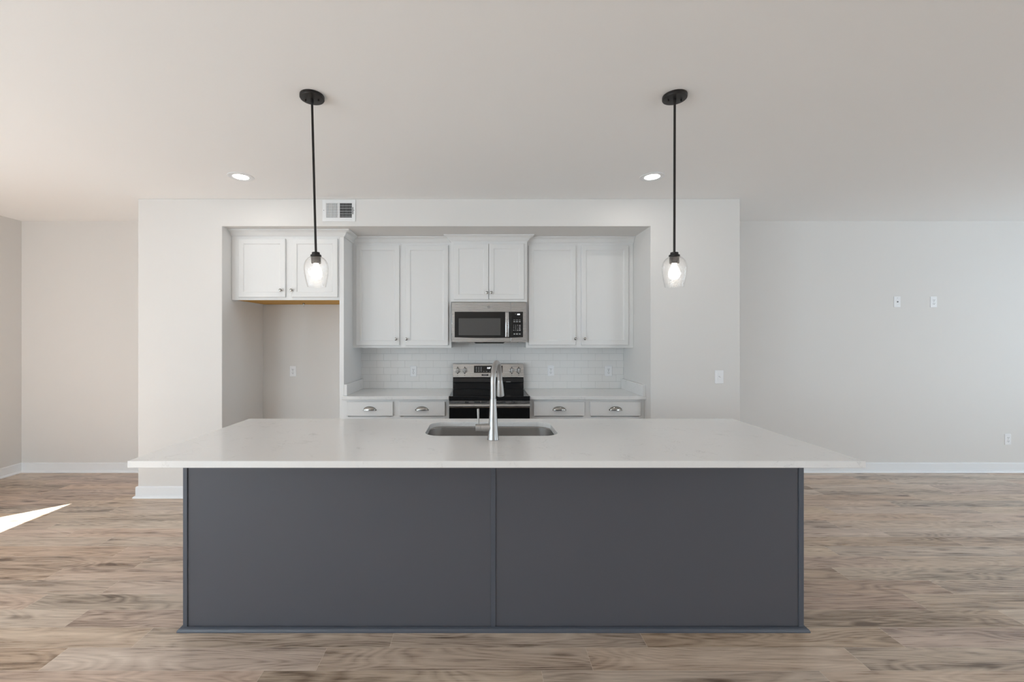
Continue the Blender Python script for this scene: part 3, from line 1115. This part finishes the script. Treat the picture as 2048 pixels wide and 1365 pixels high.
MWX0, MWX1 = MCX - 0.3725, MCX + 0.3725
MWZ0, MWZ1 = 1.4215, 1.8245
mw = thing('microwave_oven', 'stainless steel over-the-range microwave with black glass door', 'microwave', (MCX, YW, MWZ0))
link('body', boxes((MWX0 + 0.003, MWX1 - 0.003, MWY + 0.022, YW - 0.012, MWZ0, MWZ1)), M['steel'], mw, bevel=0.002)
SEAM = (1021.4 - 960) / SM
door = link('door', boxes((MWX0, SEAM - 0.0008, MWY, MWY + 0.021, MWZ0, MWZ1)), M['steel'], mw, bevel=0.003)
ctrl = link('control_panel', boxes((SEAM + 0.0008, MWX1, MWY, MWY + 0.021, MWZ0, MWZ1)), M['steel'], mw, bevel=0.003)


def curved_panel(px0, px1, pyt, t0, t1, sag):
    """black glass with the bowed lower edge of the whole front (909..1046)"""
    bm = B()
    n = 12
    xs = [px0 + (px1 - px0) * k / n for k in range(n + 1)]
    top = [mp(p, pyt) for p in xs]
    bot = [mp(p, 675.0 + sag * (1 - ((p - 977.5) / 68.5) ** 2)) for p in xs]
    outl = bot + list(reversed(top))
    loft(bm, [[(x, MWY - o, z_) for x, z_ in outl] for o in (t0, t1)])
    return bm


g1 = link('door_glass', curved_panel(909.3, 1021.1, 624.0, -0.002, 0.0012, 1.6), M['black_glass'], door)
g2 = link('keypad_glass', curved_panel(1021.8, 1046.0, 624.0, -0.002, 0.0012, 1.6), M['black_glass'], ctrl)
(xa, za), (xb, zb) = mp(917.4, 671.0), mp(1001.0, 637.0)
link('window', boxes((xa, xb, MWY - 0.0017, MWY - 0.0010, za, zb)), M['window_mesh'], door)
(xa, za), (xb, zb) = mp(1010.2, 674.4), mp(1017.4, 625.0)
bm = B()
hx = (xa + xb) / 2
n = 10
rings = []
for k in range(n + 1):
    t = k / n
    zz = za + (zb - za) * t
    yo = 0.030 + 0.010 * math.sin(PI * t)
    rings.append([(xa, MWY - yo + 0.006, zz), (hx - 0.010, MWY - yo, zz), (hx + 0.010, MWY - yo, zz), (xb, MWY - yo + 0.006, zz),
                  (xb, MWY - yo + 0.014, zz), (xa, MWY - yo + 0.014, zz)])
loft(bm, rings)
box(bm, xa + 0.004, xb - 0.004, MWY - 0.026, MWY - 0.0005, za + 0.002, za + 0.022)
box(bm, xa + 0.004, xb - 0.004, MWY - 0.026, MWY - 0.0005, zb - 0.022, zb - 0.002)
link('handle', bm, M['steel'], door, bevel=0.001)
# round emblem on the door top
x_, z_ = mp(977.4, 614.3)
bm = B()
rg = []
for q in (0.0095, 0.0125):
    rg.append([(x_ + q * math.sin(2 * PI * k / 32), MWY - 0.0004, z_ + q * math.cos(2 * PI * k / 32)) for k in range(32)])
loft(bm, rg, True, False, False)
for ax_ in (-0.0035, 0.0035):
    pts = [(x_ + ax_ + 0.003 * math.cos(a), MWY - 0.0005, z_ + 0.005 * math.sin(a)) for a in [PI * 0.3 + PI * 1.5 * k / 9 for k in range(10)]]
    tube(bm, pts, 0.0009, 6)
link('emblem', bm, M['logo'], door)
x_, z_ = mp(1036.9, 629.4)
link('clock_digits', text_bm('10:00', 0.0205, (x_, MWY - 0.0018, z_), 0.0003, narrow=0.66), M['digit'], ctrl)
x_, z_ = mp(1031.1, 628.6)
link('timer_mark', boxes((x_ - 0.002, x_ + 0.002, MWY - 0.0016, MWY - 0.0012, z_ - 0.004, z_ + 0.004)), M['print'], ctrl)
bm = B()
labels_ = [(px_, py_, w_, h_) for px_, w_ in ((1028.6, 0.0085), (1034.0, 0.0100), (1039.5, 0.0080))
           for py_, h_ in ((640.4, 0.0018), (643.8, 0.0042))]
labels_ += [(1028.8, 668.5, 0.009, 0.0055), (1034.0, 668.5, 0.0075, 0.0065), (1039.4, 668.5, 0.009, 0.0045)]
labels_ += [(1039.5, 651.4, 0.008, 0.004), (1039.5, 654.5, 0.0095, 0.0025), (1039.5, 657.6, 0.008, 0.004), (1039.5, 661.0, 0.009, 0.004)]
for px_, py_, w_, h_ in labels_:
    x_, z_ = mp(px_, py_)
    link('key_label', boxes((x_ - w_, x_ + w_, MWY - 0.0016, MWY - 0.0012, z_ - h_, z_ + h_)), M['print'], ctrl)
digits = [['1', '2', '3'], ['4', '5', '6'], ['7', '8', '9'], [None, '0', None]]
for ri, py_ in enumerate((651.3, 654.5, 657.6, 661.0)):
    for ci, px_ in enumerate((1027.4, 1031.1, 1035.0)):
        ch = digits[ri][ci]
        x_, z_ = mp(px_, py_)
        if ch is None:
            link('key_label', boxes((x_ - 0.005, x_ + 0.005, MWY - 0.0016, MWY - 0.0012, z_ - 0.004, z_ + 0.004)), M['print'], ctrl)
        else:
            link('key_digit', text_bm(ch, 0.0130, (x_, MWY - 0.0016, z_), 0.0003), M['print'], ctrl)
# underside grille and lamp cover
bm = B()
(xa, _), (xb, _) = mp(950, 686), mp(1008, 686)
pl = [(xa - 0.012, MWZ0), (xa + 0.006, MWZ0 - 0.012), (xb - 0.006, MWZ0 - 0.012), (xb + 0.012, MWZ0)]
loft(bm, [[(x, y, z_) for x, z_ in pl] for y in (MWY + 0.03, MWY + 0.16)])
link('underside_grille', bm, M['black_enamel'], mw)
for a, b_ in ((913, 940), (1014, 1038)):
    (xa, _), (xb, _) = mp(a, 686), mp(b_, 686)
    link('grease_filter', boxes((xa, xb, MWY + 0.04, MWY + 0.26, MWZ0 - 0.006, MWZ0)), M['steel'], mw, bevel=0.001)

# ------------------------------------------------------------------ outlets and switches


def plate_bm(x, z, y, w, h):
    bm = B()
    rr = []
    for ins, yy in ((0, y), (0, y - 0.003), (0.002, y - 0.0055), (0.005, y - 0.0062)):
        rr.append([(px_, yy, pz_) for px_, pz_ in rrect(x, z, w / 2 - ins, h / 2 - ins, max(0.001, 0.005 - ins * 0.5), None, 4)])
    loft(bm, rr)
    return bm


def duplex(label, x, z, y, w=0.070, h=0.116):
    t = thing('wall_outlet', label, 'outlet', (x, y, z), 'wall outlets')
    link('cover_plate', plate_bm(x, z, y, w, h), M['plate'], t)
    for sgn in (1, -1):
        cz = z + sgn * 0.0195
        bm = B()
        rr = []
        for ins, yy in ((0, y - 0.006), (0, y - 0.0078), (0.001, y - 0.0084)):
            rr.append([(px_, yy, pz_) for px_, pz_ in rrect(x, cz, 0.0165 - ins, 0.0145 - ins, 0.010, None, 5)])
        loft(bm, rr)
        rc = link('receptacle', bm, M['plate'], t)
        bm = boxes((x - 0.0085, x - 0.0055, y - 0.0088, y - 0.0083, cz - 0.002, cz + 0.0065),
                   (x + 0.0055, x + 0.0085, y - 0.0088, y - 0.0083, cz - 0.002, cz + 0.0065))
        lathe(bm, [(0.0030, -0.0083), (0.0030, -0.0088)], (x, y, cz - 0.0075), 'Y', 12)
        link('slots', bm, M['slot'], rc)
    bm = B()
    lathe(bm, [(0.003, -0.006), (0.003, -0.0072), (0.001, -0.0075)], (x, y, z), 'Y', 12)
    link('screw', bm, M['chrome'], t)
    return t


def at_wall(px, py, y):
    s = F / y
    return (px - 960) / s, CAMZ - (py - 677) / s


x_, z_ = at_wall(586.3, 743, YB)
duplex('white outlet low on the wall inside the empty fridge space', x_, z_, YB)
x_, z_ = at_wall(827.0, 743, YT)
duplex('white outlet on the tile backsplash left of the range', x_, z_, YT)
x_, z_ = at_wall(1101.6, 742, YT)
duplex('white outlet on the tile backsplash just right of the range', x_, z_, YT)
x_, z_ = at_wall(1216.8, 742.5, YT)
duplex('white wider outlet on the tile backsplash near the right alcove wall', x_, z_, YT, 0.080)
x_, z_ = at_wall(2015.0, 879.2, YB)
duplex('white outlet low on the far right wall near the baseboard', x_, z_, YB)

# light switch on the pier
x_, z_ = at_wall(1438, 754.5, YF)
t = thing('light_switch', 'white switch plate on the wall right of the alcove', 'switch', (x_, YF, z_))
link('cover_plate', plate_bm(x_, z_, YF, 0.080, 0.122), M['plate'], t)
for sgn in (1, -1):
    zc_ = z_ + sgn * 0.0172
    link('rocker', boxes((x_ - 0.0165, x_ + 0.0165, YF - 0.0082, YF - 0.0055, zc_ - 0.0162, zc_ + 0.0162)), M['plate'], t, bevel=0.0012)
bm = boxes((x_ - 0.007, x_ + 0.001, YF - 0.0085, YF - 0.0081, z_ + 0.003, z_ + 0.0065), (x_ + 0.003, x_ + 0.009, YF - 0.0085, YF - 0.0081, z_ - 0.0035, z_ - 0.0005))
link('toggle_marks', bm, M['rubber'], t)

# coax plate and media plate high on the far right wall
x_, z_ = at_wall(1793.8, 604.2, YB)
t = thing('coax_plate', 'white coaxial wall plate high on the far right wall, left of the high outlet', 'wall plate', (x_, YB, z_))
link('cover_plate', plate_bm(x_, z_, YB, 0.072, 0.118), M['plate'], t)
bm = B()
lathe(bm, [(0.0065, -0.006), (0.0065, -0.010), (0.0045, -0.010), (0.0045, -0.016), (0.001, -0.016)], (x_, YB, z_), 'Y', 12)
link('connector', bm, M['rubber'], t)
bm = B()
for dz in (-0.041, 0.041):
    lathe(bm, [(0.003, -0.006), (0.003, -0.0072), (0.001, -0.0075)], (x_, YB, z_ + dz), 'Y', 12)
link('screw', bm, M['chrome'], t)
x_, z_ = at_wall(1866.6, 604.4, YB)
t = duplex('white outlet high on the far right wall, right of the coaxial plate', x_, z_, YB, 0.072, 0.118)

# ------------------------------------------------------------------ wall register
VX0, VX1, VZ0, VZ1 = (645.2 - 960) / 218, (711.3 - 960) / 218, CAMZ + (677 - 443.3) / 218, CAMZ + (677 - 400.3) / 218
vt = thing('air_vent', 'white rectangular air vent on the header above the cabinets', 'vent', ((VX0 + VX1) / 2, YF, VZ0))


def vx(px):
    return (640 + px / 22.75 - 960) / 218


def vz(py):
    return CAMZ + (677 - (390 + py / 22.75)) / 218


ox0, ox1, oz0, oz1 = vx(285), vx(1460), vz(1045), vz(385)
bm = B()
yf = YF - 0.007
for a, b_, c_, d_ in ((VX0, ox0, VZ0, VZ1), (ox1, VX1, VZ0, VZ1), (ox0, ox1, VZ0, oz0), (ox0, ox1, oz1, VZ1), (vx(838), vx(905), oz0, oz1)):
    box(bm, a, b_, yf, YF - 0.0005, c_, d_)
link('frame', bm, M['vent'], vt, bevel=0.0012)
link('duct', boxes((ox0, ox1, YF - 0.0012, YF - 0.0004, oz0, oz1)), M['duct'], vt)
for (a, b_, tilt) in ((ox0, vx(838), -1), (vx(905), ox1, 1)):
    n = 9
    for k in range(n):
        cxl = a + (b_ - a) * (k + 0.5) / n
        bm = B()
        hw = 0.0052
        o1 = cxl - hw * 0.55 if tilt < 0 else cxl - 0.0012
        if tilt < 0:
            pl = [(cxl - 0.0052, yf + 0.0012), (cxl - 0.0040, yf + 0.0006), (cxl + 0.0030, yf + 0.0050), (cxl + 0.0018, yf + 0.0056)]
        else:
            pl = [(cxl + 0.0020, yf + 0.0012), (cxl + 0.0010, yf + 0.0008), (cxl + 0.0002, yf + 0.0052), (cxl + 0.0010, yf + 0.0056)]
        loft(bm, [[(x, y, z_) for x, y in pl] for z_ in (oz0, oz1)])
        link('louver', bm, M['vent'], vt)
for py_ in (500, 625, 755, 870, 985):
    link('cross_bar', boxes((ox0, ox1, yf + 0.0001, yf + 0.0010, vz(py_) - 0.0009, vz(py_) + 0.0009)), M['vent'], vt)
link('damper_lever', boxes((vx(1490), vx(1518), yf - 0.004, yf + 0.001, vz(890), vz(570))), M['rubber'], vt)
bm = B()
for px_ in (185, 1555):
    lathe(bm, [(0.0032, 0.0005), (0.0032, -0.0008), (0.001, -0.0011)], (vx(px_), yf, vz(715)), 'Y', 12)
link('screw', bm, M['rubber'], vt)

# ------------------------------------------------------------------ recessed lights


def downlight(label, x, y):
    t = thing('recessed_light', label, 'ceiling light', (x, y, HC), 'recessed ceiling lights')
    bm = B()
    lathe(bm, [(0.0955, HC - 0.0003), (0.0955, HC - 0.003), (0.090, HC - 0.0055), (0.077, HC - 0.0058), (0.0565, HC - 0.0035), (0.0565, HC - 0.0003)],
          (x, y, 0), seg=48)
    link('trim_ring', bm, M['trim'], t)
    bm = B()
    lathe(bm, [(0.0560, HC - 0.0004), (0.0560, HC - 0.0030), (0.042, HC - 0.0040), (0.001, HC - 0.0042)], (x, y, 0), seg=40)
    link('lens', bm, M['lens'], t)
    return t


downlight('lit recessed ceiling light at left, left of the left pendant', -1.895, 3.406)
downlight('lit recessed ceiling light at right, beside the right pendant rod', 1.364, 3.406)
downlight('lit recessed ceiling light nearer the camera, over the living area', 0.02, 0.75)

# ------------------------------------------------------------------ pendants


def pendant(label, x, y, tilt):
    t = thing('pendant_light', label, 'pendant light', (x, y, HC), 'pendant lights over the island')
    bm = B()
    lathe(bm, [(0.0610, HC - 0.0003), (0.0620, HC - 0.003), (0.0620, HC - 0.015), (0.0600, HC - 0.0185), (0.0560, HC - 0.0200), (0.001, HC - 0.0205)],
          (x, y, 0), seg=48)
    cn = link('canopy', bm, M['bronze'], t)
    for a in (-0.034, 0.034):
        bm = B()
        lathe(bm, [(0.0035, HC - 0.0200), (0.0042, HC - 0.0235), (0.0042, HC - 0.029), (0.002, HC - 0.0305)], (x + a, y, 0), seg=14)
        link('mounting_screw', bm, M['bronze'], cn)
    bm = B()
    lathe(bm, [(0.0078, HC - 0.0200), (0.0078, HC - 0.040), (0.0066, HC - 0.046), (0.004, HC - 0.050)], (x, y, 0), seg=20)
    link('collar', bm, M['bronze'], t)
    top = HC - 0.045
    # hanging part, swung slightly about the collar
    rot = Matrix.Rotation(tilt, 4, 'Y')

    def swing(bm):
        bmesh.ops.rotate(bm, verts=bm.verts[:], cent=(x, y, top), matrix=rot.to_3x3())
        return bm
    zcap = 1.9145
    bm = B()
    lathe(bm, [(0.0060, top - 0.0), (0.0060, zcap)], (x, y, 0), seg=18)
    link('rod', swing(bm), M['bronze'], t)
    bm = B()
    lathe(bm, [(0.0185, zcap + 0.0008), (0.0200, zcap - 0.001), (0.0200, zcap - 0.0105), (0.0265, zcap - 0.0125), (0.0275, zcap - 0.015),
               (0.0275, zcap - 0.0225), (0.0200, zcap - 0.0235)], (x, y, 0), seg=32)
    link('cap', swing(bm), M['bronze'], t)
    bm = B()
    zs = zcap - 0.0237
    lathe(bm, [(0.0240, zs), (0.0245, zs - 0.004), (0.0245, zs - 0.031), (0.0225, zs - 0.034), (0.0150, zs - 0.034)], (x, y, 0), seg=28)
    link('socket', swing(bm), M['bronze'], t)
    bm = B()
    zb = zs - 0.034
    lathe(bm, [(0.0125, zb), (0.0135, zb - 0.008), (0.0175, zb - 0.020), (0.0245, zb - 0.034), (0.0290, zb - 0.047), (0.0295, zb - 0.056),
               (0.0270, zb - 0.068), (0.0200, zb - 0.078), (0.0100, zb - 0.0835), (0.001, zb - 0.0845)], (x, y, 0), seg=28)
    link('bulb', swing(bm), M['bulb'], t)
    prof = [(0.0262, zs - 0.0005), (0.0330, zs - 0.002), (0.0420, zs - 0.0075), (0.0510, zs - 0.0180), (0.0580, zs - 0.033), (0.0615, zs - 0.050),
            (0.0622, zs - 0.064), (0.0608, zs - 0.083), (0.0575, zs - 0.106), (0.0530, zs - 0.130), (0.0485, zs - 0.150), (0.0470, zs - 0.1575)]
    bm = B()
    inner_ = [(r_ - 0.0022, h_ + 0.0004) for r_, h_ in reversed(prof)]
    inner_[-1] = (inner_[-1][0], prof[0][1])
    full = prof + inner_
    lathe(bm, full, (x, y, 0), seg=48, cap0=False, cap1=False)
    link('glass_shade', swing(bm), M['shade'], t)
    return t


pendant('left pendant light, black rod and clear seeded glass shade, above the island', -0.886, 2.269, math.radians(-1.45))
pendant('right pendant light, black rod and clear seeded glass shade, above the island', 1.0275, 2.269, math.radians(0.15))
